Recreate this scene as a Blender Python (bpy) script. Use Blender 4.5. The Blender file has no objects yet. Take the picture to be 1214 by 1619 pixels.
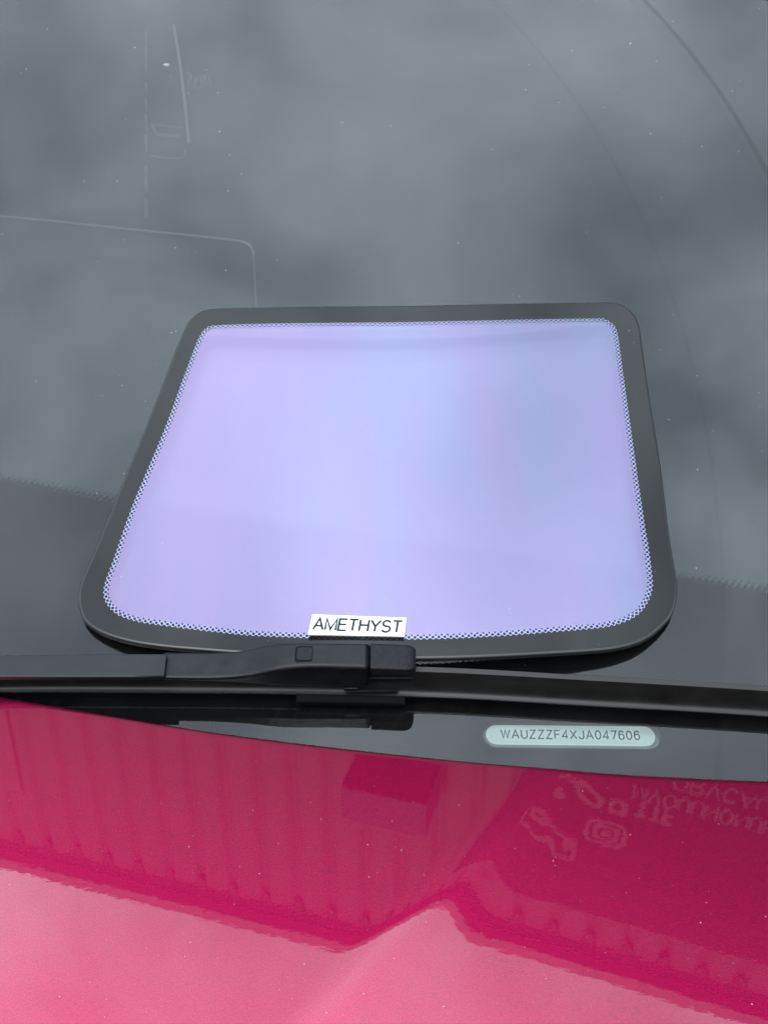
import bpy, bmesh, math, random
from mathutils import Vector, Matrix, noise
from mathutils.geometry import tessellate_polygon

random.seed(7)
scene = bpy.context.scene
COL = scene.collection
R = math.radians

# ------------------------------------------------------------------ camera
BASE_Z = 1.32                      # height of the lens above the ground
PITCH = R(24)
FPX = 1900.0                       # focal length in photograph pixels (1214 x 1619)
CAM = Vector((0, 0, BASE_Z))
cam_data = bpy.data.cameras.new('camera')
cam = bpy.data.objects.new('camera', cam_data)
COL.objects.link(cam)
cam.location = CAM
cam.rotation_euler = (R(90) - PITCH, 0, 0)
cam_data.sensor_fit = 'VERTICAL'
cam_data.angle = 2 * math.atan(809.5 / FPX)
cam_data.clip_start = 0.01
cam_data.clip_end = 500
scene.camera = cam

# ------------------------------------------------------------------ overcast sky
SUN_EL, SUN_AZ = R(48), R(200)
world = bpy.data.worlds.new('World')
scene.world = world
world.use_nodes = True
wn, wl = world.node_tree.nodes, world.node_tree.links
wn.clear()
w_out = wn.new('ShaderNodeOutputWorld')
w_bg = wn.new('ShaderNodeBackground')
w_bg.inputs['Strength'].default_value = 0.1
sky = wn.new('ShaderNodeTexSky')
sky.sky_type = 'NISHITA'
sky.sun_disc = False
sky.sun_elevation = SUN_EL
sky.sun_rotation = SUN_AZ
w_tc = wn.new('ShaderNodeTexCoord')
w_map = wn.new('ShaderNodeMapping')
w_map.inputs['Location'].default_value = (-7.97, 8.55, -8.59)
w_n1 = wn.new('ShaderNodeTexNoise')
w_n1.inputs['Scale'].default_value = 4.2
w_n1.inputs['Detail'].default_value = 4.0
w_n1.inputs['Roughness'].default_value = 0.5
w_n1.inputs['Distortion'].default_value = 0.4
w_ramp = wn.new('ShaderNodeValToRGB')
w_ramp.color_ramp.elements[0].position = 0.33
w_ramp.color_ramp.elements[0].color = (4.9, 5.8, 6.5, 1)
w_ramp.color_ramp.elements[1].position = 0.68
w_ramp.color_ramp.elements[1].color = (11.3, 12.9, 14.1, 1)
w_mix = wn.new('ShaderNodeMixRGB')
w_mix.inputs['Fac'].default_value = 0.92
# overcast skies are brightest overhead: (1 + 2 sin elevation) / 3
w_sep = wn.new('ShaderNodeSeparateXYZ')
w_max = wn.new('ShaderNodeMath')
w_max.operation = 'MAXIMUM'
w_max.inputs[1].default_value = 0.0
w_lin = wn.new('ShaderNodeMath')
w_lin.operation = 'MULTIPLY_ADD'
w_lin.inputs[1].default_value = 0.62
w_lin.inputs[2].default_value = 0.38
w_mul = wn.new('ShaderNodeVectorMath')
w_mul.operation = 'SCALE'
wl.new(w_tc.outputs['Generated'], w_sep.inputs[0])
wl.new(w_sep.outputs['Z'], w_max.inputs[0])
wl.new(w_max.outputs[0], w_lin.inputs[0])
wl.new(w_tc.outputs['Generated'], w_map.inputs['Vector'])
wl.new(w_map.outputs['Vector'], w_n1.inputs['Vector'])
wl.new(w_n1.outputs['Fac'], w_ramp.inputs['Fac'])
wl.new(w_ramp.outputs['Color'], w_mul.inputs[0])
wl.new(w_lin.outputs[0], w_mul.inputs['Scale'])
wl.new(sky.outputs['Color'], w_mix.inputs['Color1'])
wl.new(w_mul.outputs[0], w_mix.inputs['Color2'])
wl.new(w_mix.outputs['Color'], w_bg.inputs['Color'])
wl.new(w_bg.outputs['Background'], w_out.inputs['Surface'])

sun_d = bpy.data.lights.new('sun', 'SUN')
sun_d.energy = 0.7
sun_d.angle = R(40)
sun_d.color = (1.0, 0.97, 0.93)
sun = bpy.data.objects.new('sun', sun_d)
COL.objects.link(sun)
sun.rotation_euler = (R(90) - SUN_EL, 0, R(180) - SUN_AZ)

scene.view_settings.view_transform = 'Standard'
scene.view_settings.look = 'None'
scene.view_settings.gamma = 1
scene.view_settings.exposure = 1.75
scene.cycles.max_bounces = 8
scene.cycles.denoising_input_passes = 'RGB_ALBEDO'
scene.cycles.diffuse_bounces = 2
scene.cycles.glossy_bounces = 4
scene.cycles.caustics_reflective = False
scene.cycles.caustics_refractive = False

# ------------------------------------------------------------------ frames of the place
FWD = Vector((0, math.cos(PITCH), -math.sin(PITCH)))
RGT = Vector((1, 0, 0))
UPV = Vector((0, math.sin(PITCH), math.cos(PITCH)))


def ray(x, y):
    return (FWD + RGT * ((x - 607) / FPX) - UPV * ((y - 809.5) / FPX)).normalized()


SLOPE = R(30)                      # rake of the windscreen
GN = Vector((0, -math.sin(SLOPE), math.cos(SLOPE)))
GV = Vector((0, math.cos(SLOPE), math.sin(SLOPE)))
GO = CAM + ray(607, 1050) * 0.613


def P(u, v, h=0.0):
    """windscreen frame: across, up the slope, off the glass"""
    return GO + RGT * u + GV * v + GN * h


def uv(x, y, h=0.0):
    """where a sight line meets the sheet h metres off the glass"""
    d = ray(x, y)
    q = CAM + d * ((GO + GN * h - CAM).dot(GN) / d.dot(GN)) - GO
    return q.dot(RGT), q.dot(GV)


def interp(pts, x):
    if x <= pts[0][0]:
        (a, b), (c, d) = pts[0], pts[1]
    elif x >= pts[-1][0]:
        (a, b), (c, d) = pts[-2], pts[-1]
    else:
        for k in range(len(pts) - 1):
            if pts[k][0] <= x <= pts[k + 1][0]:
                (a, b), (c, d) = pts[k], pts[k + 1]
                break
    return b + (d - b) * (x - a) / (c - a)


def smooth_interp(pts, x):
    """Catmull-Rom over x-ordered points, straight beyond the ends"""
    if x <= pts[0][0] or x >= pts[-1][0]:
        return interp(pts, x)
    for k in range(len(pts) - 1):
        if pts[k][0] <= x <= pts[k + 1][0]:
            break
    x1, y1 = pts[k]
    x2, y2 = pts[k + 1]
    m = (y2 - y1) / (x2 - x1)
    m1 = (y2 - pts[k - 1][1]) / (x2 - pts[k - 1][0]) if k > 0 else m
    m2 = (pts[k + 2][1] - y1) / (pts[k + 2][0] - x1) if k + 2 < len(pts) else m
    t = (x - x1) / (x2 - x1)
    h = x2 - x1
    return ((2*t**3 - 3*t**2 + 1)*y1 + (t**3 - 2*t**2 + t)*h*m1 + (-2*t**3 + 3*t**2)*y2 + (t**3 - t**2)*h*m2)


# ------------------------------------------------------------------ helpers
def new_obj(name, verts, faces, mat, parent=None, smooth=False, normals=None):
    me = bpy.data.meshes.new(name)
    me.from_pydata([tuple(v) for v in verts], [], faces)
    me.update()
    if mat:
        me.materials.append(mat)
    if smooth:
        me.polygons.foreach_set('use_smooth', [True] * len(me.polygons))
    if normals:
        me.normals_split_custom_set_from_vertices([tuple(n) for n in normals])
    o = bpy.data.objects.new(name, me)
    COL.objects.link(o)
    if parent:
        o.parent = parent
        o.matrix_parent_inverse = parent.matrix_basis.inverted()
    return o


def empty(name, loc, parent=None):
    o = bpy.data.objects.new(name, None)
    o.empty_display_size = 0.05
    COL.objects.link(o)
    o.location = loc
    if parent:
        o.parent = parent
        o.matrix_parent_inverse = parent.matrix_basis.inverted()
    bpy.context.view_layer.update()
    return o


def tag(o, label=None, cat=None, kind=None, group=None):
    if label:
        o['label'] = label
    if cat:
        o['category'] = cat
    if kind:
        o['kind'] = kind
    if group:
        o['group'] = group
    return o


def bevel(o, w, seg=2, ang=30):
    m = o.modifiers.new('bevel', 'BEVEL')
    m.width = w
    m.segments = seg
    m.limit_method = 'ANGLE'
    m.angle_limit = R(ang)
    o.data.polygons.foreach_set('use_smooth', [True] * len(o.data.polygons))
    wn_ = o.modifiers.new('weighted', 'WEIGHTED_NORMAL')
    wn_.keep_sharp = True
    return o


def round_poly(pts, rad, seg=4):
    """rounded 2-D polygon; rad one number or one per corner"""
    out = []
    n = len(pts)
    for i in range(n):
        r = rad[i] if isinstance(rad, (list, tuple)) else rad
        a, b, c = Vector(pts[i - 1]), Vector(pts[i]), Vector(pts[(i + 1) % n])
        d1, d2 = (a - b), (c - b)
        l = min(r, d1.length * .45, d2.length * .45)
        p, q = b + d1.normalized() * l, b + d2.normalized() * l
        for k in range(seg + 1):
            t = k / seg
            out.append(tuple(p * (1 - t) ** 2 + b * 2 * t * (1 - t) + q * t ** 2))
    return out


def loft(rings, closed_ends=True):
    n = len(rings[0])
    v, f = [], []
    for r_ in rings:
        v += r_
    for i in range(len(rings) - 1):
        for j in range(n):
            a, b = i * n + j, i * n + (j + 1) % n
            f.append((a, b, b + n, a + n))
    if closed_ends:
        f.append(tuple(range(n))[::-1])
        f.append(tuple(range((len(rings) - 1) * n, len(rings) * n)))
    return v, f


def tube(points, rad, seg=8):
    rings = []
    for i, p in enumerate(points):
        d = (points[min(i + 1, len(points) - 1)] - points[max(i - 1, 0)]).normalized()
        s = d.cross(Vector((0, 0, 1)))
        if s.length < 1e-4:
            s = d.cross(Vector((1, 0, 0)))
        s.normalize()
        t = s.cross(d)
        rings.append([p + (s * math.cos(2*math.pi*k/seg) + t * math.sin(2*math.pi*k/seg)) * rad for k in range(seg)])
    return loft(rings)


def box_vf(x0, x1, y0, y1, z0, z1):
    v = [(x, y, z) for z in (z0, z1) for y in (y0, y1) for x in (x0, x1)]
    f = [(0, 2, 3, 1), (4, 5, 7, 6), (0, 1, 5, 4), (2, 6, 7, 3), (0, 4, 6, 2), (1, 3, 7, 5)]
    return v, f


def resample(pts, n, closed=True):
    """arc-length resample of 2-D points"""
    q = list(pts) + ([pts[0]] if closed else [])
    L = [0]
    for a, b in zip(q, q[1:]):
        L.append(L[-1] + math.hypot(b[0] - a[0], b[1] - a[1]))
    out, k = [], 0
    m = n if closed else n - 1
    for i in range(n):
        s = L[-1] * i / m
        while k < len(L) - 2 and L[k + 1] < s:
            k += 1
        t = (s - L[k]) / max(1e-12, L[k + 1] - L[k])
        out.append((q[k][0] + (q[k+1][0] - q[k][0]) * t, q[k][1] + (q[k+1][1] - q[k][1]) * t))
    return out, L[-1]


def smooth_closed(pts, it=2):
    """Catmull-Rom subdivision of a closed 2-D outline"""
    out = []
    n = len(pts)
    for i in range(n):
        p0, p1, p2, p3 = (Vector(pts[(i + k - 1) % n]) for k in range(4))
        # centripetal parametrisation keeps long straight sides straight
        t0 = 0.0
        t1 = t0 + max(1e-9, (p1 - p0).length) ** .5
        t2 = t1 + max(1e-9, (p2 - p1).length) ** .5
        t3 = t2 + max(1e-9, (p3 - p2).length) ** .5
        for s in range(8):
            t = t1 + (t2 - t1) * s / 8
            a1 = p0 * ((t1-t)/(t1-t0)) + p1 * ((t-t0)/(t1-t0))
            a2 = p1 * ((t2-t)/(t2-t1)) + p2 * ((t-t1)/(t2-t1))
            a3 = p2 * ((t3-t)/(t3-t2)) + p3 * ((t-t2)/(t3-t2))
            b1 = a1 * ((t2-t)/(t2-t0)) + a2 * ((t-t0)/(t2-t0))
            b2 = a2 * ((t3-t)/(t3-t1)) + a3 * ((t-t1)/(t3-t1))
            out.append(tuple(b1 * ((t2-t)/(t2-t1)) + b2 * ((t-t1)/(t2-t1))))
    return out


def arc(cx, cy, rx, ry, a0, a1, n=10):
    return [(cx + rx*math.cos(R(a0 + (a1-a0)*i/n)), cy + ry*math.sin(R(a0 + (a1-a0)*i/n))) for i in range(n+1)]


# drawn letters: width and strokes in a cell one unit high
GLYPH = {
    'A': (0.80, [[(0, 0), (0.40, 1), (0.80, 0)], [(0.14, 0.34), (0.66, 0.34)]]),
    'M': (0.90, [[(0.02, 0), (0.02, 1), (0.45, 0.06), (0.88, 1), (0.88, 0)]]),
    'E': (0.66, [[(0.66, 1), (0.02, 1), (0.02, 0), (0.68, 0)], [(0.04, 0.53), (0.62, 0.53)]]),
    'T': (0.74, [[(0, 1), (0.74, 1)], [(0.37, 0.97), (0.37, 0)]]),
    'H': (0.74, [[(0.02, 0), (0.02, 1)], [(0.72, 0), (0.72, 1)], [(0.05, 0.53), (0.69, 0.53)]]),
    'Y': (0.78, [[(0, 1), (0.39, 0.45), (0.78, 1)], [(0.39, 0.43), (0.39, 0)]]),
    'S': (0.70, [arc(0.355, 0.745, 0.30, 0.255, 20, 232, 12) + [(0.36, 0.50)] + arc(0.35, 0.265, 0.335, 0.265, 62, -160, 12)]),
    'W': (1.02, [[(0, 1), (0.26, 0.02), (0.51, 0.96), (0.76, 0.02), (1.02, 1)]]),
    'U': (0.72, [[(0.02, 1), (0.02, 0.33)] + arc(0.36, 0.33, 0.34, 0.33, 180, 360, 12) + [(0.70, 1)]]),
    'Z': (0.70, [[(0.03, 1), (0.67, 1), (0.02, 0), (0.70, 0)]]),
    'F': (0.62, [[(0.62, 1), (0.02, 1), (0.02, 0)], [(0.04, 0.52), (0.56, 0.52)]]),
    '4': (0.66, [[(0.66, 0.26), (0.0, 0.26), (0.48, 1), (0.48, 0)]]),
    'X': (0.76, [[(0.02, 0), (0.74, 1)], [(0.02, 1), (0.74, 0)]]),
    'J': (0.56, [[(0.54, 1), (0.54, 0.28)] + arc(0.28, 0.28, 0.26, 0.28, 0, -185, 10)]),
    '0': (0.64, [arc(0.32, 0.5, 0.30, 0.5, 90, 449, 22)]),
    '7': (0.60, [[(0.02, 1), (0.60, 1), (0.22, 0)]]),
    '6': (0.62, [arc(0.33, 0.68, 0.28, 0.32, 25, 180, 10) + [(0.035, 0.33)] + arc(0.325, 0.32, 0.29, 0.32, 180, 525, 20)]),
    'O': (0.84, [arc(0.42, 0.5, 0.40, 0.5, 90, 449, 22)]),
    'C': (0.78, [arc(0.42, 0.5, 0.40, 0.5, 42, 318, 18)]),
    'V': (0.78, [[(0, 1), (0.39, 0.02), (0.78, 1)]]),
    'N': (0.76, [[(0.02, 0), (0.02, 1), (0.74, 0), (0.74, 1)]]),
    'R': (0.74, [[(0.02, 0), (0.02, 1), (0.42, 1)] + arc(0.42, 0.74, 0.26, 0.26, 90, -90, 8) + [(0.06, 0.48)], [(0.36, 0.46), (0.72, 0)]]),
}


def ribbon(pts, wd):
    """flat mitred stroke: left and right border points"""
    p = [Vector(q) for q in pts]
    lf, rt = [], []
    for i, q in enumerate(p):
        d0 = (q - p[i-1]).normalized() if i else None
        d1 = (p[i+1] - q).normalized() if i < len(p)-1 else None
        if d0 is None or d1 is None:
            d = d0 or d1
            n = Vector((-d.y, d.x))
        else:
            n = Vector((-d0.y, d0.x)) + Vector((-d1.y, d1.x))
            if n.length < 1e-3:
                n = Vector((-d0.y, d0.x))
            n.normalize()
            n /= max(0.42, n.dot(Vector((-d0.y, d0.x))))
        lf.append(q + n*wd/2)
        rt.append(q - n*wd/2)
    return lf, rt


def lettering(name, body, height, stroke, gap, mat, parent, place, total=None, lift=0.00001):
    """letters of one line as one flat mesh, centred; total stretches the line to that length"""
    w = sum(GLYPH[c][0] for c in body) + gap*(len(body)-1)
    k = (total / (w*height)) if total else 1.0
    v, f = [], []
    x = -w/2
    for c in body:
        for si, st in enumerate(GLYPH[c][1]):
            lf, rt = ribbon([((x + a)*k, b - 0.5) for a, b in st], stroke)
            b0 = len(v)
            for a, b in zip(lf, rt):
                v.append(place(a.x*height, a.y*height, lift*si))
                v.append(place(b.x*height, b.y*height, lift*si))
            for i in range(len(lf)-1):
                f.append((b0+2*i, b0+2*i+1, b0+2*i+3, b0+2*i+2))
        x += GLYPH[c][0] + gap
    return new_obj(name, v, f, mat, parent)


# ------------------------------------------------------------------ materials
def mat_nodes(name):
    m = bpy.data.materials.new(name)
    m.use_nodes = True
    nt = m.node_tree
    nt.nodes.clear()
    out = nt.nodes.new('ShaderNodeOutputMaterial')
    return m, nt, out


def N(nt, kind, **kw):
    n = nt.nodes.new(kind)
    for k, v in kw.items():
        if k in n.inputs:
            n.inputs[k].default_value = v
        else:
            setattr(n, k, v)
    return n


def principled(name, color, rough=0.5, spec=0.5, metallic=0.0, coat=0.0, grain=0.0, grain_scale=900.0,
               mottle=0.0, mottle_scale=60.0, rough_var=0.0):
    m, nt, out = mat_nodes(name)
    b = N(nt, 'ShaderNodeBsdfPrincipled', Roughness=rough, Metallic=metallic)
    b.inputs['Base Color'].default_value = (*color, 1)
    b.inputs['Specular IOR Level'].default_value = spec
    b.inputs['Coat Weight'].default_value = coat
    nt.links.new(b.outputs[0], out.inputs['Surface'])
    tc = N(nt, 'ShaderNodeTexCoord')
    if mottle:
        n1 = N(nt, 'ShaderNodeTexNoise', Scale=mottle_scale, Detail=6.0, Roughness=0.65)
        nt.links.new(tc.outputs['Object'], n1.inputs['Vector'])
        rp = N(nt, 'ShaderNodeValToRGB')
        rp.color_ramp.elements[0].position = 0.3
        rp.color_ramp.elements[1].position = 0.75
        rp.color_ramp.elements[0].color = (*[c * (1 - mottle) for c in color], 1)
        rp.color_ramp.elements[1].color = (*[min(1, c * (1 + mottle)) for c in color], 1)
        nt.links.new(n1.outputs['Fac'], rp.inputs['Fac'])
        nt.links.new(rp.outputs['Color'], b.inputs['Base Color'])
        if rough_var:
            mr = N(nt, 'ShaderNodeMapRange')
            mr.inputs['To Min'].default_value = rough - rough_var
            mr.inputs['To Max'].default_value = rough + rough_var
            nt.links.new(n1.outputs['Fac'], mr.inputs['Value'])
            nt.links.new(mr.outputs[0], b.inputs['Roughness'])
    if grain:
        n2 = N(nt, 'ShaderNodeTexNoise', Scale=grain_scale, Detail=3.0)
        nt.links.new(tc.outputs['Object'], n2.inputs['Vector'])
        bp = N(nt, 'ShaderNodeBump', Strength=1.0, Distance=grain)
        nt.links.new(n2.outputs['Fac'], bp.inputs['Height'])
        nt.links.new(bp.outputs[0], b.inputs['Normal'])
    return m


def glass_sheet(name, tint, refl, arcs=None):
    """thin sheet: what it lets through plus its Fresnel reflection, with a film of road dust"""
    m, nt, out = mat_nodes(name)
    L = nt.links
    # Fresnel (Schlick), the same from both faces of the sheet
    ge = N(nt, 'ShaderNodeNewGeometry')
    dt = N(nt, 'ShaderNodeVectorMath', operation='DOT_PRODUCT')
    L.new(ge.outputs['Normal'], dt.inputs[0])
    L.new(ge.outputs['Incoming'], dt.inputs[1])
    ab0 = N(nt, 'ShaderNodeMath', operation='ABSOLUTE')
    L.new(dt.outputs['Value'], ab0.inputs[0])
    om = N(nt, 'ShaderNodeMath', operation='SUBTRACT', use_clamp=True)
    om.inputs[0].default_value = 1.0
    L.new(ab0.outputs[0], om.inputs[1])
    pw = N(nt, 'ShaderNodeMath', operation='POWER')
    pw.inputs[1].default_value = 5.0
    L.new(om.outputs[0], pw.inputs[0])
    fr = N(nt, 'ShaderNodeMath', operation='MULTIPLY_ADD')
    fr.inputs[1].default_value = 0.96
    fr.inputs[2].default_value = 0.038
    L.new(pw.outputs[0], fr.inputs[0])
    tr = N(nt, 'ShaderNodeBsdfTransparent', Color=(*tint, 1))
    gl = N(nt, 'ShaderNodeBsdfGlossy', Roughness=0.0, Color=(*[c / 7 for c in refl], 1))
    mx = N(nt, 'ShaderNodeMixShader')
    f4 = N(nt, 'ShaderNodeMath', operation='MULTIPLY', use_clamp=True)     # a seventh as bright, seven times the share: less grain
    f4.inputs[1].default_value = 7.0
    L.new(fr.outputs[0], f4.inputs[0])
    L.new(f4.outputs[0], mx.inputs[0])
    L.new(tr.outputs[0], mx.inputs[1])
    L.new(gl.outputs[0], mx.inputs[2])
    last = mx
    if arcs is not None:
        tc = N(nt, 'ShaderNodeTexCoord')
        # dust and smears
        mp = N(nt, 'ShaderNodeMapping')
        mp.inputs['Scale'].default_value = (3.0, 1.0, 1.0)
        n1 = N(nt, 'ShaderNodeTexNoise', Scale=9.0, Detail=7.0, Roughness=0.7, Distortion=0.6)
        L.new(tc.outputs['Object'], mp.inputs['Vector'])
        L.new(mp.outputs[0], n1.inputs['Vector'])
        mr = N(nt, 'ShaderNodeMapRange')
        mr.inputs['From Min'].default_value = 0.35
        mr.inputs['From Max'].default_value = 0.75
        mr.inputs['To Min'].default_value = 0.0
        mr.inputs['To Max'].default_value = 0.006
        L.new(n1.outputs['Fac'], mr.inputs['Value'])
        dust = mr.outputs[0]
        # fine concentric streaks left by the blade
        vr = N(nt, 'ShaderNodeVectorMath', operation='DISTANCE')
        vr.inputs[1].default_value = arcs[0][0]
        L.new(tc.outputs['Object'], vr.inputs[0])
        ns = N(nt, 'ShaderNodeTexNoise', noise_dimensions='1D', Scale=330.0, Detail=4.0, Roughness=0.75)
        L.new(vr.outputs['Value'], ns.inputs['W'])
        nm = N(nt, 'ShaderNodeMapRange')
        nm.inputs['From Min'].default_value = 0.5
        nm.inputs['From Max'].default_value = 0.85
        nm.inputs['To Min'].default_value = 0.0
        nm.inputs['To Max'].default_value = 1.0
        L.new(ns.outputs['Fac'], nm.inputs['Value'])
        nk = N(nt, 'ShaderNodeMath', operation='MULTIPLY')
        L.new(nm.outputs[0], nk.inputs[0])
        nb = N(nt, 'ShaderNodeTexNoise', Scale=7.0, Detail=2.0)
        L.new(tc.outputs['Object'], nb.inputs['Vector'])
        nq = N(nt, 'ShaderNodeMapRange')
        nq.inputs['From Min'].default_value = 0.45
        nq.inputs['From Max'].default_value = 0.75
        nq.inputs['To Max'].default_value = 0.022
        L.new(nb.outputs['Fac'], nq.inputs['Value'])
        L.new(nq.outputs[0], nk.inputs[1])
        na = N(nt, 'ShaderNodeMath', operation='ADD')
        L.new(nk.outputs[0], na.inputs[0])
        L.new(dust, na.inputs[1])
        dust = na.outputs[0]
        shade = None
        for (cx, cy, cz), rad, wid, amt, out_dust in arcs:
            vm = N(nt, 'ShaderNodeVectorMath', operation='DISTANCE')
            vm.inputs[1].default_value = (cx, cy, cz)
            L.new(tc.outputs['Object'], vm.inputs[0])
            df = N(nt, 'ShaderNodeMath', operation='SUBTRACT')
            df.inputs[1].default_value = rad
            L.new(vm.outputs['Value'], df.inputs[0])
            ab = N(nt, 'ShaderNodeMath', operation='ABSOLUTE')
            L.new(df.outputs[0], ab.inputs[0])
            ln = N(nt, 'ShaderNodeMapRange')
            ln.inputs['From Min'].default_value = 0.0
            ln.inputs['From Max'].default_value = wid
            ln.inputs['To Min'].default_value = amt
            ln.inputs['To Max'].default_value = 0.0
            L.new(ab.outputs[0], ln.inputs['Value'])
            if shade is None:
                shade = ln.outputs[0]
            else:
                ad = N(nt, 'ShaderNodeMath', operation='ADD')
                L.new(shade, ad.inputs[0])
                L.new(ln.outputs[0], ad.inputs[1])
                shade = ad.outputs[0]
            st = N(nt, 'ShaderNodeMapRange')
            st.inputs['From Min'].default_value = -0.0006
            st.inputs['From Max'].default_value = 0.0012
            st.inputs['To Min'].default_value = 0.0
            st.inputs['To Max'].default_value = out_dust
            L.new(df.outputs[0], st.inputs['Value'])
            a2 = N(nt, 'ShaderNodeMath', operation='ADD')
            L.new(dust, a2.inputs[0])
            L.new(st.outputs[0], a2.inputs[1])
            dust = a2.outputs[0]
        dd = N(nt, 'ShaderNodeBsdfDiffuse', Color=(0.42, 0.42, 0.40, 1))
        m2 = N(nt, 'ShaderNodeMixShader')
        L.new(dust, m2.inputs[0])
        L.new(mx.outputs[0], m2.inputs[1])
        L.new(dd.outputs[0], m2.inputs[2])
        gr = N(nt, 'ShaderNodeBsdfDiffuse', Color=(0.012, 0.012, 0.012, 1))   # greasy smear left by the blade
        m3 = N(nt, 'ShaderNodeMixShader')
        L.new(shade, m3.inputs[0])
        L.new(m2.outputs[0], m3.inputs[1])
        L.new(gr.outputs[0], m3.inputs[2])
        last = m3
    L.new(last.outputs[0], out.inputs['Surface'])
    return m


def film_material(name, dark, light, blue, trans):
    """dichroic film: coloured mirror that shifts with its thickness, partly see-through"""
    m, nt, out = mat_nodes(name)
    L = nt.links
    tc = N(nt, 'ShaderNodeTexCoord')
    mp = N(nt, 'ShaderNodeMapping')
    mp.inputs['Scale'].default_value = (9.0, 2.6, 2.6)
    n1 = N(nt, 'ShaderNodeTexNoise', Scale=1.0, Detail=3.0, Roughness=0.45, Distortion=0.5)
    L.new(tc.outputs['Object'], mp.inputs['Vector'])
    L.new(mp.outputs[0], n1.inputs['Vector'])
    rp = N(nt, 'ShaderNodeValToRGB')
    e = rp.color_ramp.elements
    e[0].position, e[0].color = 0.30, (*light, 1)
    e[1].position, e[1].color = 0.50, (*dark, 1)
    x = e.new(0.68)
    x.color = (*blue, 1)
    # thickness runs across the sheet
    sp = N(nt, 'ShaderNodeSeparateXYZ')
    L.new(tc.outputs['Object'], sp.inputs[0])
    mu = N(nt, 'ShaderNodeMath', operation='MULTIPLY_ADD')
    mu.inputs[1].default_value = 0.8
    m3 = N(nt, 'ShaderNodeMapping')
    m3.inputs['Scale'].default_value = (34.0, 5.0, 5.0)
    n3 = N(nt, 'ShaderNodeTexNoise', Scale=1.0, Detail=2.0)
    L.new(tc.outputs['Object'], m3.inputs['Vector'])
    L.new(m3.outputs[0], n3.inputs['Vector'])
    a3 = N(nt, 'ShaderNodeMath', operation='MULTIPLY_ADD')
    a3.inputs[1].default_value = 0.22
    L.new(n3.outputs['Fac'], a3.inputs[0])
    s3 = N(nt, 'ShaderNodeMath', operation='SUBTRACT')
    s3.inputs[1].default_value = 0.11
    n1m = N(nt, 'ShaderNodeMapRange')
    n1m.inputs['To Min'].default_value = 0.22
    n1m.inputs['To Max'].default_value = 0.78
    L.new(n1.outputs['Fac'], n1m.inputs['Value'])
    L.new(n1m.outputs[0], s3.inputs[0])
    L.new(s3.outputs[0], a3.inputs[2])
    L.new(sp.outputs['X'], mu.inputs[0])
    L.new(a3.outputs[0], mu.inputs[2])
    L.new(mu.outputs[0], rp.inputs['Fac'])
    gl = N(nt, 'ShaderNodeBsdfGlossy', Roughness=0.22)
    L.new(rp.outputs['Color'], gl.inputs['Color'])
    n2 = N(nt, 'ShaderNodeTexNoise', Scale=700.0, Detail=2.0)
    L.new(tc.outputs['Object'], n2.inputs['Vector'])
    bp = N(nt, 'ShaderNodeBump', Strength=1.0, Distance=0.00002)
    L.new(n2.outputs['Fac'], bp.inputs['Height'])
    L.new(bp.outputs[0], gl.inputs['Normal'])
    tr = N(nt, 'ShaderNodeBsdfTransparent', Color=(*trans, 1))
    ad = N(nt, 'ShaderNodeAddShader')
    L.new(gl.outputs[0], ad.inputs[0])
    L.new(tr.outputs[0], ad.inputs[1])
    L.new(ad.outputs[0], out.inputs['Surface'])
    return m


def paint_material():
    m, nt, out = mat_nodes('raspberry_metallic_paint')
    L = nt.links
    tc = N(nt, 'ShaderNodeTexCoord')
    b = N(nt, 'ShaderNodeBsdfPrincipled', Metallic=0.9, Roughness=0.26)
    fk = N(nt, 'ShaderNodeTexNoise', Scale=1500.0, Detail=2.0, Roughness=0.7)
    L.new(tc.outputs['Object'], fk.inputs['Vector'])
    fr = N(nt, 'ShaderNodeValToRGB')
    fr.color_ramp.elements[0].position = 0.30
    fr.color_ramp.elements[0].color = (0.32, 0.0020, 0.047, 1)
    fr.color_ramp.elements[1].position = 0.72
    fr.color_ramp.elements[1].color = (0.48, 0.0036, 0.078, 1)
    L.new(fk.outputs['Fac'], fr.inputs['Fac'])
    L.new(fr.outputs['Color'], b.inputs['Base Color'])
    b.inputs['Coat Weight'].default_value = 1.0
    b.inputs['Coat Roughness'].default_value = 0.0
    b.inputs['Coat IOR'].default_value = 1.58
    # flake
    vo = N(nt, 'ShaderNodeTexNoise', Scale=2600.0, Detail=1.0)
    L.new(tc.outputs['Object'], vo.inputs['Vector'])
    b1 = N(nt, 'ShaderNodeBump', Strength=1.0, Distance=0.00006)
    L.new(vo.outputs['Fac'], b1.inputs['Height'])
    L.new(b1.outputs[0], b.inputs['Normal'])
    # orange peel in the lacquer
    mp = N(nt, 'ShaderNodeMapping')
    mp.inputs['Scale'].default_value = (0.8, 1.2, 1.0)
    op = N(nt, 'ShaderNodeTexNoise', Scale=250.0, Detail=2.5, Roughness=0.55)
    L.new(tc.outputs['Object'], mp.inputs['Vector'])
    L.new(mp.outputs[0], op.inputs['Vector'])
    b2 = N(nt, 'ShaderNodeBump', Strength=1.0, Distance=0.0000045)
    L.new(op.outputs['Fac'], b2.inputs['Height'])
    L.new(b2.outputs[0], b.inputs['Coat Normal'])
    L.new(b.outputs[0], out.inputs['Surface'])
    return m


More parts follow.
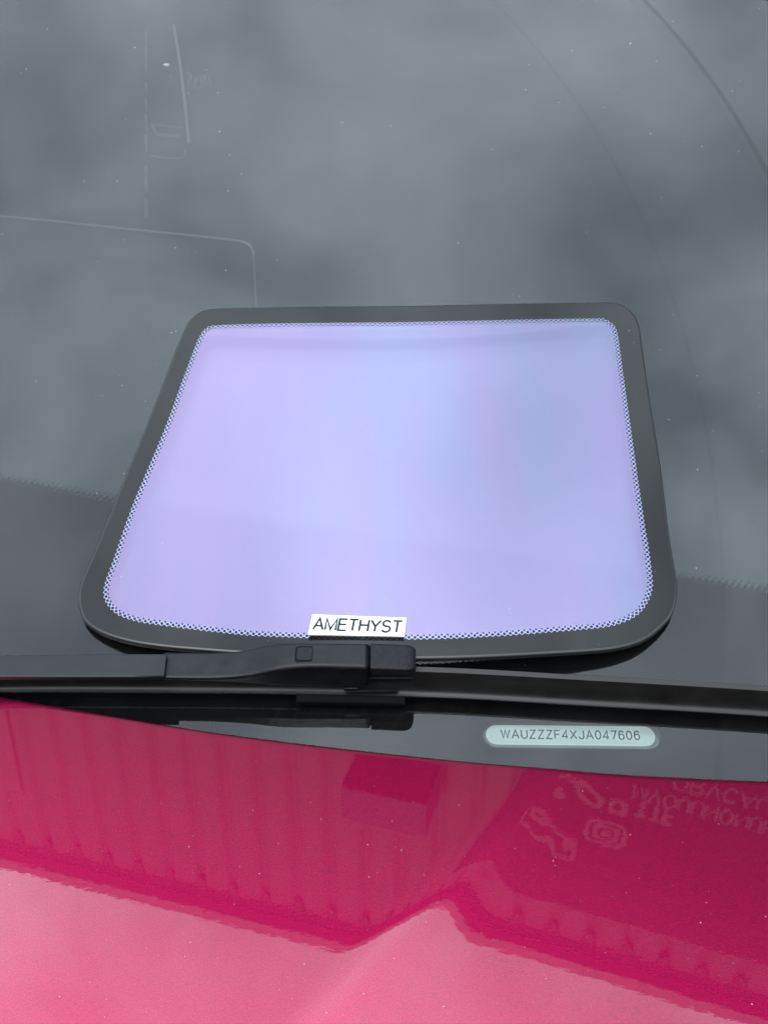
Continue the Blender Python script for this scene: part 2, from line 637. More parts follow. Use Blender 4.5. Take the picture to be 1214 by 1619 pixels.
M = {}
M['paint'] = paint_material()
M['frit'] = principled('black_ceramic_print', (0.006, 0.006, 0.007), rough=0.6, spec=0.0)
M['panel_frit'] = principled('glossy_black_glass', (0.010, 0.0095, 0.010), rough=0.03, spec=0.25)
M['rim'] = principled('ground_glass_edge', (0.017, 0.018, 0.018), rough=0.35, spec=0.5)
M['film'] = film_material('amethyst_film', (0.186, 0.153, 0.262), (0.226, 0.162, 0.264), (0.152, 0.174, 0.262), (0.62, 0.62, 0.66))
M['film_edge'] = film_material('pale_film_strip', (0.24, 0.23, 0.36), (0.26, 0.24, 0.36), (0.23, 0.24, 0.36), (0.3, 0.3, 0.3))  # film edge, paler and more reflective than the rest
M['white_card'] = principled('white_card', (0.60, 0.63, 0.63), rough=0.5, spec=0.3)
M['ink'] = principled('dark_print', (0.012, 0.014, 0.016), rough=0.6, spec=0.2)
M['foam'] = principled('dark_foam', (0.02, 0.02, 0.02), rough=0.9, spec=0.1)
M['plastic'] = principled('matt_black_plastic', (0.0035, 0.004, 0.0055), rough=0.40, spec=0.24, grain=0.00005, grain_scale=1400,
                          mottle=0.9, mottle_scale=110, rough_var=0.18)
M['arm_coat'] = principled('powder_coated_arm', (0.005, 0.006, 0.0085), rough=0.42, spec=0.30, grain=0.00003, grain_scale=1800,
                           mottle=0.3, mottle_scale=90, rough_var=0.08)
M['cap'] = principled('dusty_black_cap', (0.003, 0.0035, 0.0055), rough=0.55, spec=0.22, grain=0.00012, grain_scale=900,
                      mottle=1.0, mottle_scale=420)
M['rubber'] = principled('weathered_rubber', (0.010, 0.0092, 0.0086), rough=0.42, spec=0.36, grain=0.00004, grain_scale=1200,
                         mottle=0.35, mottle_scale=70, rough_var=0.12)
M['coupling'] = principled('coupling_black', (0.003, 0.003, 0.004), rough=0.6, spec=0.04, grain=0.00006, grain_scale=700)
M['dash'] = principled('dark_dashboard', (0.010, 0.011, 0.011), rough=0.9, spec=0.05, mottle=0.15)
M['dash_trim'] = principled('pale_dash_trim', (0.125, 0.135, 0.135), rough=0.7, spec=0.1)
M['dash_faint'] = principled('grey_dash_mark', (0.055, 0.06, 0.06), rough=0.8, spec=0.1)
M['dash_pale'] = principled('off_white_lump', (0.75, 0.77, 0.72), rough=0.5)
M['vin'] = principled('pale_mint_plate', (0.76, 0.85, 0.82), rough=0.35, spec=0.4)
M['vin_rim'] = principled('grey_green_rim', (0.88, 0.94, 0.92), rough=0.35)
M['vin_dark'] = principled('grey_green_recess', (0.17, 0.20, 0.195), rough=0.6, spec=0.1)
M['vin_ink'] = principled('engraved_grey', (0.022, 0.032, 0.034), rough=0.6, spec=0.1)
M['dust'] = principled('pale_dust', (0.42, 0.42, 0.40), rough=0.9, spec=0.1)
M['clad'] = principled('grey_wall_cladding', (0.150, 0.148, 0.146), rough=0.7, mottle=0.15, mottle_scale=1.5)
M['shade_dark'] = principled('painted_eaves_shade', (0.012, 0.012, 0.013), rough=0.5)  # near-black that paints the shade below the eaves
M['gutter'] = principled('mid_grey_gutter', (0.22, 0.22, 0.225), rough=0.5)
M['board'] = principled('dark_sign_board', (0.022, 0.022, 0.026), rough=0.8, spec=0.2)
M['letters'] = principled('white_sign_letters', (0.14, 0.14, 0.14), rough=0.7)
M['canopy'] = principled('blue_grey_canopy', (0.04, 0.035, 0.11), rough=0.6)
M['tarmac'] = principled('worn_tarmac', (0.05, 0.05, 0.05), rough=0.9, grain=0.004, grain_scale=60, mottle=0.3, mottle_scale=4)
M['body_dark'] = principled('underbody_black', (0.01, 0.01, 0.01), rough=0.9, spec=0.0)

# ------------------------------------------------------------------ ground
g = new_obj('ground', [(-60, -60, 0), (60, -60, 0), (60, 60, 0), (-60, 60, 0)], [(0, 1, 2, 3)], M['tarmac'])
tag(g, 'worn grey tarmac the car stands on', 'ground', 'structure')

# ------------------------------------------------------------------ the car
car = empty('parked_car', (0, 0.2, 0))
tag(car, 'raspberry red parked car seen over its bonnet and windscreen', 'car')

# ---- windscreen: two glass faces with the black printed border between them
windscreen = empty('windscreen', P(0, 0), car)


def bow(u):
    return -0.16 * max(0.0, abs(u) - 0.26) ** 2


c1, r1 = tuple(P(-0.6046, 0.2669)), 0.8789
c2, r2 = tuple(P(-0.7757, 0.1734)), 0.9629
M['glass_top'] = glass_sheet('windscreen_glass', (0.93, 0.96, 0.95), (1, 1, 1),
                             [(c1, r1, 0.0030, 0.28, 0.010), (c2, r2, 0.0018, 0.07, 0.003)])
M['glass_back'] = glass_sheet('windscreen_glass_back', (0.90, 0.95, 0.93), (1.10, 1.21, 1.25))

us = [-0.70 + 1.40 * i / 56 for i in range(57)]
vs = [-0.13, -0.06, 0.0, 0.1, 0.2, 0.35, 0.5, 0.7, 0.86]


def sheet(name, h, mat, parent, flip=False):
    v = [P(u, w, h + bow(u)) for w in vs for u in us]
    n = len(us)
    f = [(j*n+i, j*n+i+1, (j+1)*n+i+1, (j+1)*n+i) for j in range(len(vs)-1) for i in range(n-1)]
    return new_obj(name, v, f, mat, parent, smooth=True)


sheet('glass_pane', 0.0, M['glass_top'], windscreen)
sheet('inner_glass_face', -0.0052, M['glass_back'], windscreen)

# black border print: straight along its upper edge, open where the number shows through
edge_px = [(-500, 688), (0, 761), (180, 794), (607, 856), (1075, 918), (1214, 938), (1700, 1003)]
edge_uv = [uv(*q, -0.0026) for q in edge_px]
HF = -0.0026


def frit_edge(u):
    return smooth_interp(edge_uv, u)


vin_px = [(763, 1162), (1044, 1164)]
va, vb = uv(763, 1161, HF), uv(1044, 1164, HF)
vin_dir = Vector((vb[0]-va[0], vb[1]-va[1])).normalized()
vin_nrm = Vector((-vin_dir.y, vin_dir.x))
vin_mid = Vector(((va[0]+vb[0])/2, (va[1]+vb[1])/2))
VL = (Vector(vb) - Vector(va)).length
VH = abs(uv(900, 1142, HF)[1] - uv(900, 1183, HF)[1])


def capsule(cx, cy, length, height, seg=14):
    """stadium outline, coordinates along/over the number plate axis"""
    r_ = height / 2
    a = length / 2 - r_
    pts = []
    for k in range(seg + 1):
        t = -math.pi/2 + math.pi * k / seg
        pts.append((cx + a + r_*math.cos(t), cy + r_*math.sin(t)))
    for k in range(seg + 1):
        t = math.pi/2 + math.pi * k / seg
        pts.append((cx - a + r_*math.cos(t), cy + r_*math.sin(t)))
    return pts


def vin_uv(a, b):
    q = vin_mid + vin_dir * a + vin_nrm * b
    return q.x, q.y


hole = [vin_uv(*q) for q in capsule(0, 0, VL, VH)]
A1, B1 = VL/2 + 0.012, VH/2 + 0.006            # field round the slot
fv, ff_ = [], []


def frit_quad(pts):
    b0 = len(fv)
    fv.extend(P(a, b, HF + bow(a)) for a, b in pts)
    ff_.append(tuple(range(b0, b0 + len(pts))))


def slot_top(u):
    """upper and lower border of the field, level with the slot's axis"""
    t = (u - vin_mid.x) / vin_dir.x
    c = vin_mid.y + vin_dir.y * t
    return c + B1/vin_dir.x, c - B1/vin_dir.x


cu0, cu1 = vin_mid.x - A1, vin_mid.x + A1
gr = sorted(set([-0.70 + 0.01*i for i in range(141)] + [cu0, cu1]))
for u0, u1 in zip(gr, gr[1:]):
    frit_quad([(u0, slot_top(u0)[0]), (u1, slot_top(u1)[0]), (u1, frit_edge(u1)), (u0, frit_edge(u0))])
    frit_quad([(u0, -0.13), (u1, -0.13), (u1, slot_top(u1)[1]), (u0, slot_top(u0)[1])])
    if u1 <= cu0 + 1e-6 or u0 >= cu1 - 1e-6:
        frit_quad([(u0, slot_top(u0)[1]), (u1, slot_top(u1)[1]), (u1, slot_top(u1)[0]), (u0, slot_top(u0)[0])])
loc = capsule(0, 0, VL, VH)


def to_field(a, b):
    """push a slot point out to the field's border"""
    if abs(a) <= VL/2 - VH/2 + 1e-6:
        return a, math.copysign(B1, b)
    c = math.copysign(VL/2 - VH/2, a)
    dx, dy = a - c, b
    t = min((A1 - abs(c)) / max(1e-9, abs(dx)), B1 / max(1e-9, abs(dy)))
    return c + dx*t, dy*t


def field_uv(a, b):
    u = vin_mid.x + a
    return u, vin_mid.y + vin_dir.y/vin_dir.x*a + b/vin_dir.x


nl = len(loc)
for i in range(nl):
    p, q = loc[i], loc[(i+1) % nl]
    fp, fq = to_field(*p), to_field(*q)
    ring = [vin_uv(*p), vin_uv(*q), field_uv(*fq)]
    if abs(abs(fp[0]) - A1) < 1e-6 and abs(abs(fq[1]) - B1) < 1e-6 and abs(abs(fq[0]) - A1) > 1e-6:
        ring.append(field_uv(fp[0], fq[1]))
    elif abs(abs(fq[0]) - A1) < 1e-6 and abs(abs(fp[1]) - B1) < 1e-6 and abs(abs(fp[0]) - A1) > 1e-6:
        ring.append(field_uv(fq[0], fp[1]))
    ring.append(field_uv(*fp))
    frit_quad(ring)
new_obj('frit_band', fv, ff_, M['frit'], windscreen)
dv, df = [], []
pitch = 0.0034
for row, (off, rad) in enumerate(((0.0009, 0.00130), (0.0031, 0.00108), (0.0053, 0.00078))):
    k = 0
    u = -0.34 + (pitch/2 if row % 2 else 0)
    while u < 0.34:
        w = frit_edge(u) + off
        b0 = len(dv)
        dv += [P(u + rad*math.cos(math.pi*j/4), w + rad*math.sin(math.pi*j/4), HF - 0.0001*row) for j in range(8)]
        df.append(tuple(range(b0, b0+8)))
        u += pitch
tag(new_obj('frit_dots', dv, df, M['frit'], windscreen), kind='stuff')

# ---- number plate behind its clear slot
vin = empty('vehicle_number_plate', P(vin_mid.x, vin_mid.y, -0.007), car)


def vin_plate(name, cx, cy, L_, H_, h0, h1, mat):
    ring0 = [P(*vin_uv(*q), h0) for q in capsule(cx, cy, L_, H_)]
    ring1 = [P(*vin_uv(*q), h1) for q in capsule(cx, cy, L_, H_)]
    v, f = loft([ring0, ring1])
    return new_obj(name, v, f, mat, vin)


mm = 0.001
pc = uv(901.5, 1162.5, -0.0062)
pl = uv(1035, 1162, -0.0062)[0] - uv(768, 1162, -0.0062)[0]
ph = uv(900, 1147, -0.0062)[1] - uv(900, 1178, -0.0062)[1]
pd = Vector((pc[0]-vin_mid.x, pc[1]-vin_mid.y))
pa, pb = pd.dot(vin_dir), pd.dot(vin_nrm)
vin_plate('recess', 0, -2*mm, VL + 12*mm, VH + 10*mm, -0.0110, -0.0090, M['vin_dark'])
vin_plate('rim', pa, pb, pl, ph, -0.0090, -0.0064, M['vin_rim'])
vin_plate('plate', pa, pb, pl - 1.6*mm, ph - 1.6*mm, -0.0090, -0.0062, M['vin'])
vt0, vt1 = uv(792, 1162, -0.0061), uv(1010, 1162, -0.0061)
vth = abs(uv(900, 1155.5, -0.0061)[1] - uv(900, 1168.5, -0.0061)[1])
vtc = ((vt0[0]+vt1[0])/2, uv(900, 1161.5, -0.0061)[1])
lettering('lettering', 'WAUZZZF4XJA047606', vth, 0.15, 0.30, M['vin_ink'], vin,
          lambda x, y, z: P(vtc[0] + vin_dir.x*x - vin_dir.y*y, vtc[1] + vin_dir.y*x + vin_dir.x*y, -0.0061 + z), total=vt1[0]-vt0[0])

# ---- dashboard under the glass
DS = R(18)
DN = Vector((0, -math.sin(DS), math.cos(DS)))
DO = P(0, -0.06, -0.05)


def D(x, y, h=0.0):
    d = ray(x, y)
    return CAM + d * ((DO + DN*h - CAM).dot(DN) / d.dot(DN))


dash = empty('dashboard', DO, car)
DV = Vector((0, math.cos(DS), math.sin(DS)))
dv = [DO + RGT*u + DV*w for w in (-0.2, 0.4, 0.9, 1.7) for u in (-0.9, 0, 0.9)]
new_obj('dash_pad', dv, [(j*3+i, j*3+i+1, j*3+i+4, j*3+i+3) for j in range(3) for i in range(2)], M['dash'], dash)


def dash_line(name, pix, rad, mat):
    v, f = tube([D(*q, rad*0.6) for q in pix], rad, 6)
    return new_obj(name, v, f, mat, dash, smooth=True)


dash_line('trim_edge', [(-60, 337), (0, 342), (90, 350), (190, 361), (290, 371), (372, 380), (384, 382), (393, 386), (399, 393), (401, 402)], 0.0011, M['dash_trim'])
dash_line('trim_edge', [(401, 402), (403, 440), (405, 482), (407, 520)], 0.0009, M['dash_faint'])
dash_line('slim_rod', [(275, 40), (281, 75), (287, 115), (293, 165), (299, 225)], 0.0016, M['dash_trim'])
for y0, y1 in ((50, 72), (74, 98), (100, 112), (132, 148), (158, 176), (182, 206), (214, 240), (262, 280), (284, 300), (316, 344)):
    dash_line('seam_stitch', [(231, y0), (231.5, (y0+y1)/2), (232, y1)], 0.0014, M['dash_faint'])
dash_line('lens_edge', [(241, 198), (245, 207), (250, 213), (268, 214), (284, 215)], 0.0016, M['dash_faint'])
dash_line('lens_edge', [(241, 197), (262, 199), (290, 202)], 0.0012, M['dash_faint'])
dash_line('lens_edge', [(293, 236), (294, 244), (287, 250), (262, 250), (238, 246)], 0.0009, M['dash_faint'])
for a in ([(294, 117), (298, 115), (302, 118), (300, 124), (297, 126)], [(302, 119), (303, 130), (304, 141)], [(298, 127), (298, 138), (298, 150)],
          [(309, 122), (308, 130), (308, 140)], [(309, 122), (313, 126), (309, 131), (313, 141)], [(313, 122), (320, 120), (324, 119)],
          [(317, 122), (318, 130), (319, 139)], [(321, 120), (322, 128), (323, 137)], [(325, 119), (326, 128), (328, 136)],
          [(328, 119), (331, 118), (334, 117)], [(331, 121), (332, 128), (333, 135)]):
    dash_line('mark_stroke', a, 0.0010, M['dash_faint'])
cl = bmesh.new()  # small off-white lump on the dashboard
bmesh.ops.create_icosphere(cl, subdivisions=2, radius=0.0036)
for v in cl.verts:
    k = 1 + 0.5*noise.noise(v.co * 400)
    v.co = Vector((v.co.x*1.1*k, v.co.y*0.8*k, v.co.z*0.5*k)) + D(264, 103, 0.002)
me = bpy.data.meshes.new('pale_lump')
cl.to_mesh(me)
me.materials.append(M['dash_pale'])
o = bpy.data.objects.new('pale_lump', me)
COL.objects.link(o)
o.parent = dash
o.matrix_parent_inverse = dash.matrix_basis.inverted()

# ---- bonnet
HT = R(3.5)
HN = Vector((0, -math.sin(HT), math.cos(HT)))
HO = P(*uv(607, 1187, 0.037), 0.037)


def Hd(x, y):
    d = ray(x, y)
    return CAM + d * ((HO - CAM).dot(HN) / d.dot(HN))


edge3 = [Hd(*q) for q in ((-420, 1025), (-200, 1062), (0, 1098), (160, 1125), (325, 1152), (470, 1171), (607, 1186.5), (740, 1200),
                          (870, 1210), (1000, 1216), (1214, 1220), (1450, 1219), (1700, 1212))]
edge_xy = [(p.x, p.y) for p in edge3]
ca, cb = Hd(872, 1213), Hd(486, 1606)      # the crease
c_dir = Vector((cb.x-ca.x, cb.y-ca.y)).normalized()
c_nrm = Vector((-c_dir.y, c_dir.x))        # towards the right-hand, nearer side
if c_nrm.x < 0:
    c_nrm = -c_nrm


def crease_slope(w):
    """how steeply the skin falls away, w metres to the right of the crease"""
    def ss(a, b, x):
        t = max(0, min(1, (x-a)/(b-a)))
        return t*t*(3-2*t)
    rise = ss(-0.0083, 0.0088, w)
    return rise * (0.0424 + 0.0287 * (1 - ss(0.0060, 0.0260, w)))


WT = [0.0]
W0, WS = -0.9, 0.0005
for i in range(int(1.9/WS)):
    WT.append(WT[-1] + crease_slope(W0 + (i+0.5)*WS) * WS)


def crease_drop(w):
    k = (w - W0) / WS
    i = max(0, min(len(WT)-2, int(k)))
    return WT[i] + (WT[i+1]-WT[i]) * (k-i)


def hood_z(x, y):
    base = HO.z + (y - HO.y) * math.tan(HT)
    w = (x-ca.x)*c_nrm.x + (y-ca.y)*c_nrm.y
    return base - crease_drop(w) - 0.02 * max(0, 0.25 - y)**2 - 0.05 * max(0, abs(x) - 0.32)**2


xs = [-0.72 + 0.02*i for i in range(25)]
xs += [-0.24 + 0.0016*i for i in range(1, 300)]
xs += [0.24 + 0.02*i for i in range(0, 25)]
xs = sorted(set(round(x, 5) for x in xs))
ds = [0.0, 0.0004, 0.0010, 0.0018, 0.003]
k = 0.003
while k < 0.24:
    k += 0.0016
    ds.append(k)
while k < 0.95:
    k += 0.03
    ds.append(k)
hv, hf = [], []
lip = [(0.0012, -0.016), (0.0002, -0.010), (0.0, -0.005)]      # folded-down rear flange
rowsn = len(lip) + len(ds)
for x in xs:
    ey = smooth_interp(edge_xy, x)
    zt = hood_z(x, ey)
    for dy, dz in lip:
        hv.append((x, ey - dy, zt + dz))
    for d in ds:
        rr = 0.003
        drop = rr - math.sqrt(max(0, rr*rr - max(0, rr-d)**2)) if d < rr else 0
        hv.append((x, ey - d, hood_z(x, ey - d) - drop))
for i in range(len(xs)-1):
    for j in range(rowsn-1):
        a = i*rowsn + j
        hf.append((a, a+1, a+rowsn+1, a+rowsn))
bonnet = new_obj('bonnet', hv, hf, M['paint'], car, smooth=True)
tag(bonnet, 'glossy raspberry red bonnet reflecting a clad building')
# dark well under the bonnet's rear edge
v, f = box_vf(-0.74, 0.74, -0.5, 0.62, BASE_Z - 0.50, BASE_Z - 0.46)
new_obj('engine_bay_floor', v, f, M['body_dark'], car)

# ---- wiper
wiper = empty('wiper', P(0, -0.02), car)


def ring_at(x, corners, rad, seg=4):
    """section of the wiper at photograph column x: corners given as (row, height off glass)"""
    pts = []
    us_ = 0
    for y, h in corners:
        u, v = uv(x, y, h)
        us_ += u
        pts.append((v, h))
    u0 = us_/len(corners)
    return u0, round_poly(pts, rad, seg)


def sweep(name, cols, prof, rad, mat, parent, seg=4, u_from=None, sm=True):
    rings = []
    for x in cols:
        u0, q = ring_at(x, prof(x), rad(x) if callable(rad) else rad, seg)
        if u_from:
            u0 = u_from(x)
        rings.append([P(u0, v, h) for v, h in q])
    v, f = loft(rings)
    o = new_obj(name, v, f, mat, parent, smooth=sm)
    o.modifiers.new('weighted', 'WEIGHTED_NORMAL').weight = 90
    return o


def cols(a, b, n):
    return [a + (b-a)*i/(n-1) for i in range(n)]


# arm rail
H_RAIL = 0.0262
rail_top = [(-400, 1038), (0, 1035), (262, 1033)]
rail_low = [(-400, 1073), (0, 1070), (262, 1070)]
sweep('arm_rail', cols(-400, 262, 14),
      lambda x: [(interp(rail_top, x), H_RAIL), (interp(rail_low, x), H_RAIL),
                 (interp(rail_low, x) + 7, H_RAIL-0.0030), (interp(rail_top, x) + 7, H_RAIL-0.0030)], 0.0008, M['arm_coat'], wiper)
# arm head shell
hd_top = [(258, 1030.5), (330, 1030), (370, 1028.5), (395, 1025), (420, 1019.5), (445, 1016), (480, 1015), (584, 1016), (660, 1019)]
hd_low = [(258, 1070), (330, 1071), (370, 1069), (400, 1065), (430, 1058), (460, 1053), (500, 1051), (584, 1053), (660, 1056)]
hd_h = [(258, 0.0235), (340, 0.0240), (390, 0.0265), (440, 0.0315), (480, 0.033), (584, 0.033), (660, 0.0325)]
hd_bot = [(258, 1076), (330, 1078), (390, 1081), (440, 1085), (500, 1087), (584, 1086)]
hd_bh = [(258, 0.0195), (340, 0.0185), (400, 0.017), (470, 0.0165), (584, 0.0165)]


def head_prof(x):
    h = smooth_interp(hd_h, x)
    hb = smooth_interp(hd_bh, x)
    yt, yl, yb = smooth_interp(hd_top, x), smooth_interp(hd_low, x), smooth_interp(hd_bot, x)
    k = (h - hb) * 1000 * 1.55
    return [(yt, h), (yl + 3, h), (yb, hb), (yt + k, hb)]


head = sweep('arm_head', cols(258, 583, 46), head_prof, 0.0022, M['plastic'], wiper, seg=5)
# end cap
cap_sc = {585: 0.94, 587: 1.0, 640: 1.0, 648: 0.97, 654: 0.86, 657: 0.70}


def cap_prof(x):
    s = interp(sorted(cap_sc.items()), x)
    yt, yl = smooth_interp(hd_top, x) - 0.5, smooth_interp(hd_low, x) + 5
    h = 0.0333
    mid = (yt + yl) / 2
    yt, yl = mid + (yt-mid)*s, mid + (yl-mid)*s
    h = 0.0333 - (1-s)*0.009
    return [(yt, h), (yl, h), (yl + 8, 0.0240), (yt + 14, 0.0240)]


sweep('end_cap', [585, 587, 600, 620, 640, 645, 650, 654, 656, 657], cap_prof, 0.0020, M['cap'], wiper, seg=5)
# joint between shell and cap
sweep('cap_joint', [582.5, 586], lambda x: [(1019.5, 0.0318), (1055, 0.0318), (1073, 0.0195), (1040, 0.0195)], 0.0015, M['body_dark'], wiper)


def pad(name, x0, x1, y0, y1, h0, h1, mat, parent, rad=0.0012, bw=0.0005, skew=0):
    c = [uv(x0, y0, h1), uv(x1, y0, h1), uv(x1 - skew, y1, h1), uv(x0 - skew, y1, h1)]
    q = round_poly(c, rad, 5)
    v, f = loft([[P(a, b, h0) for a, b in q], [P(a, b, h1) for a, b in q]])
    o = new_obj(name, v, f, mat, parent)
    return bevel(o, bw, 2, 50)


pad('button_groove', 467.5, 497.5, 1021.5, 1046.5, 0.0300, 0.03312, M['body_dark'], wiper, 0.0016, 0.0001, 2)
pad('release_button', 470, 495.5, 1022.5, 1043.5, 0.0300, 0.0338, M['cap'], wiper, 0.0016, 0.0005, 2)
# latch plates under the cap
pad('latch_plate', 563, 652, 1064, 1072.5, 0.0150, 0.0190, M['plastic'], wiper, 0.0006, 0.0004)
pad('latch_tab', 543, 566, 1084, 1089, 0.0125, 0.0150, M['plastic'], wiper, 0.0006, 0.0004)
pad('latch_hook', 552, 632, 1090, 1094, 0.0110, 0.0125, M['plastic'], wiper, 0.0006, 0.0003, 6)
# blade: spoiler strip, rubber lip, coupling block
lipy = [(-400, 1104), (0, 1096), (250, 1096), (450, 1098), (700, 1104), (900, 1115), (1214, 1134), (1600, 1166)]
H_LIP, H_PEAK = 0.0075, 0.0225


def blade_rings(fn, cs):
    rings = []
    for x in cs:
        u, v = uv(x, smooth_interp(lipy, x), H_LIP)
        rings.append([P(u, v + dv_, h) for dv_, h in fn])
    return rings


concave = []
for k in range(9):
    t = k/8
    concave.append((0.0056*t**0.6, H_LIP + 0.0010 + (H_PEAK-0.0015-H_LIP-0.0010)*t**2.2))
prof = [(0.0, H_LIP)] + concave + [(0.0061, H_PEAK), (0.0086, H_PEAK + 0.0002), (0.0094, H_PEAK-0.001), (0.0102, H_LIP + 0.004), (0.0106, H_LIP), (0.0080, H_LIP - 0.002), (0.003, H_LIP-0.002)]
bcols = cols(-400, 1600, 60)
v, f = loft(blade_rings(prof, bcols))
o = new_obj('blade_spoiler', v, f, M['rubber'], wiper, smooth=True)
o.modifiers.new('edges', 'EDGE_SPLIT').split_angle = R(40)
v, f = loft(blade_rings([(0.0036, H_LIP-0.002), (0.0076, H_LIP-0.002), (0.0063, 0.0045), (0.0058, 0.0003), (0.0050, 0.0003), (0.0048, 0.0045)], bcols))
o = new_obj('rubber_lip', v, f, M['body_dark'], wiper, smooth=True)
o.modifiers.new('edges', 'EDGE_SPLIT').split_angle = R(40)
v, f = loft(blade_rings([(-0.0036, 0.0030), (-0.0036, 0.0064), (-0.0005, 0.0080), (0.008, 0.0090), (0.0110, 0.0080), (0.0110, 0.0030)], cols(468, 641, 6)))
o = new_obj('coupling_block', v, f, M['coupling'], wiper)
bevel(o, 0.0007, 2)

# ------------------------------------------------------------------ the film sample
OUT_PX = [(345, 487), (650, 482.5), (950, 477.3), (966, 477), (983, 482), (996, 490), (1004, 500), (1010, 514), (1015, 546), (1027, 630), (1045, 742),
          (1060, 860), (1066, 894), (1070, 921), (1069, 950), (1062, 971), (1053, 983), (1030, 1004), (1008, 1016), (974, 1025), (940, 1029),
          (869, 1033.5), (785, 1038), (700, 1041), (607, 1042), (500, 1039.5), (400, 1034), (311, 1027.5), (265, 1023.5), (215, 1016.5), (172, 1005), (149, 994), (133, 980),
          (126, 961), (124, 945), (128, 922), (143, 887), (179, 799), (194, 762), (223.6, 690.6), (256.5, 608), (289.5, 524), (302, 503), (318, 491.5), (330, 488)]
IN_PX = [(345, 514.5), (650, 509.5), (940, 504), (953, 504), (963.5, 509), (971, 516), (975, 527), (983, 583), (989, 626), (1005, 740), (1019, 835), (1023.5, 862),
         (1030, 912), (1030, 930), (1023.5, 951), (1008, 971), (985, 983.5), (962, 990), (940, 993), (869, 999), (800, 1004.5), (700, 1009.5), (607, 1010.5),
         (489, 1008), (400, 1004.5), (370, 1002), (265, 989.5), (215, 981.5), (186, 971), (171, 956.5), (165, 942), (167, 922), (179, 889), (209, 803),
         (232, 748), (260.6, 680), (293.6, 590), (314, 537), (323, 522), (332, 516)]
UC, UW = 0.0, 0.160


def panel_h(u, v):
    """height of the sample's upper face off the windscreen: arched across, lifted at its foot"""
    a = max(-0.3, 1 - ((u-UC)/UW)**2)
    lift = 0.0062 + 0.0038 * max(0, min(1, 1 - v/0.22))
    return 0.0052 + lift * a


def on_panel(x, y, extra=0.0):
    h = 0.008
    for _ in range(12):
        u, v = uv(x, y, h)
        h = panel_h(u, v) + extra
    return u, v


def PP(u, v, e=0.0):
    return P(u, v, panel_h(u, v) + e)


def panel_n(u, v):
    e = 0.001
    du = (panel_h(u+e, v) - panel_h(u-e, v)) / (2*e)
    dv_ = (panel_h(u, v+e) - panel_h(u, v-e)) / (2*e)
    return (GN - RGT*du - GV*dv_).normalized()


out_uv = smooth_closed([on_panel(*q) for q in OUT_PX])
in_uv = smooth_closed([on_panel(*q) for q in IN_PX])
_, LIN = resample(in_uv, 50)
NT = int(LIN / 0.00300)                       # teeth round the opening
inner, _ = resample(in_uv, NT*4)
NP = len(inner)


def inward(pts, i):
    a, b = pts[i-1], pts[(i+1) % len(pts)]
    t = Vector((b[0]-a[0], b[1]-a[1])).normalized()
    return Vector((t.y, -t.x))               # outline runs clockwise seen from above


# outline matched point to point with the opening
oN, _ = resample(out_uv, 3000)
outer_m = []
k0 = min(range(3000), key=lambda k: (oN[k][0]-inner[0][0])**2 + (oN[k][1]-inner[0][1])**2)
k = k0
prev = k0
for i in range(NP):
    p = Vector(inner[i]) - inward(inner, i) * 0.011
    best = min(range(prev-4, prev+26), key=lambda k: (oN[k % 3000][0]-p.x)**2 + (oN[k % 3000][1]-p.y)**2)
    best = max(best, prev)
    prev = best
    outer_m.append(oN[best % 3000])
sample = empty('film_sample', P(0, 0.1, 0.002))
tag(sample, 'amethyst iridescent film on a rounded black bordered glass sample lying on the windscreen', 'film sample')
SX = 0.0013                                   # rounding of the outer edge
zig = []
for i in range(NP):
    ph = i % 4
    off = (-0.00055, 0.0, 0.00055, 0.0)[ph]
    d = inward(inner, i)
    zig.append((inner[i][0] + d.x*off, inner[i][1] + d.y*off))
# top face of the border
outer_in = []
for i in range(NP):
    a, b = Vector(outer_m[i]), Vector(zig[i])
    outer_in.append(tuple(a + (b-a).normalized() * SX))
vv = [PP(*q, 0.0001) for q in outer_in] + [PP(*q, 0.0001) for q in zig]
nn = [panel_n(*q) for q in outer_in] + [panel_n(*q) for q in zig]
ff = [(i, (i+1) % NP, NP + (i+1) % NP, NP + i) for i in range(NP)]
new_obj('frit_border', vv, [q[::-1] for q in ff], M['panel_frit'], sample, smooth=True, normals=nn)
# rounded outer edge and underside
TH = 0.0040
rim_rings = []
for ins, dep in ((SX, -0.0001), (SX*0.62, 0.00008), (SX*0.29, 0.00029), (SX*0.08, 0.00062), (0, 0.001), (0, TH-0.001), (SX*0.3, TH-0.0003), (SX, TH)):
    ring = []
    for i in range(NP):
        a, b = Vector(outer_m[i]), Vector(zig[i])
        q = a + (b-a).normalized() * ins
        ring.append(PP(q.x, q.y, -dep))
    rim_rings.append(ring)
rim_rings.append([PP(*zig[i], -TH) for i in range(NP)])
rim_rings.append([PP(*zig[i], -0.0003) for i in range(NP)])
v, f = loft(rim_rings, False)
new_obj('glass_edge', v, f, M['rim'], sample, smooth=True)
# the film and the paler, brighter strip round it
cu = sum(q[0] for q in inner)/NP
cv = sum(q[1] for q in inner)/NP


def disc(name, outline, e, mat, rings=24):
    vv_, ff_, nn_ = [], [], []
    n = len(outline)
    for r_ in range(rings):
        s = 1 - r_/rings
        for a, b in outline:
            q = (cu + (a-cu)*s, cv + (b-cv)*s)
            vv_.append(PP(*q, e))
            nn_.append(panel_n(*q))
    vv_.append(PP(cu, cv, e))
    nn_.append(panel_n(cu, cv))
    for r_ in range(rings-1):
        for i in range(n):
            a, b = r_*n+i, r_*n+(i+1) % n
            ff_.append((a, a+n, b+n, b))
    for i in range(n):
        ff_.append(((rings-1)*n+i, rings*n, (rings-1)*n+(i+1) % n))
    return new_obj(name, vv_, ff_, mat, sample, smooth=True, normals=nn_)


def offset_in(d_):
    return [(inner[i][0] + inward(inner, i).x*d_, inner[i][1] + inward(inner, i).y*d_) for i in range(NP)]


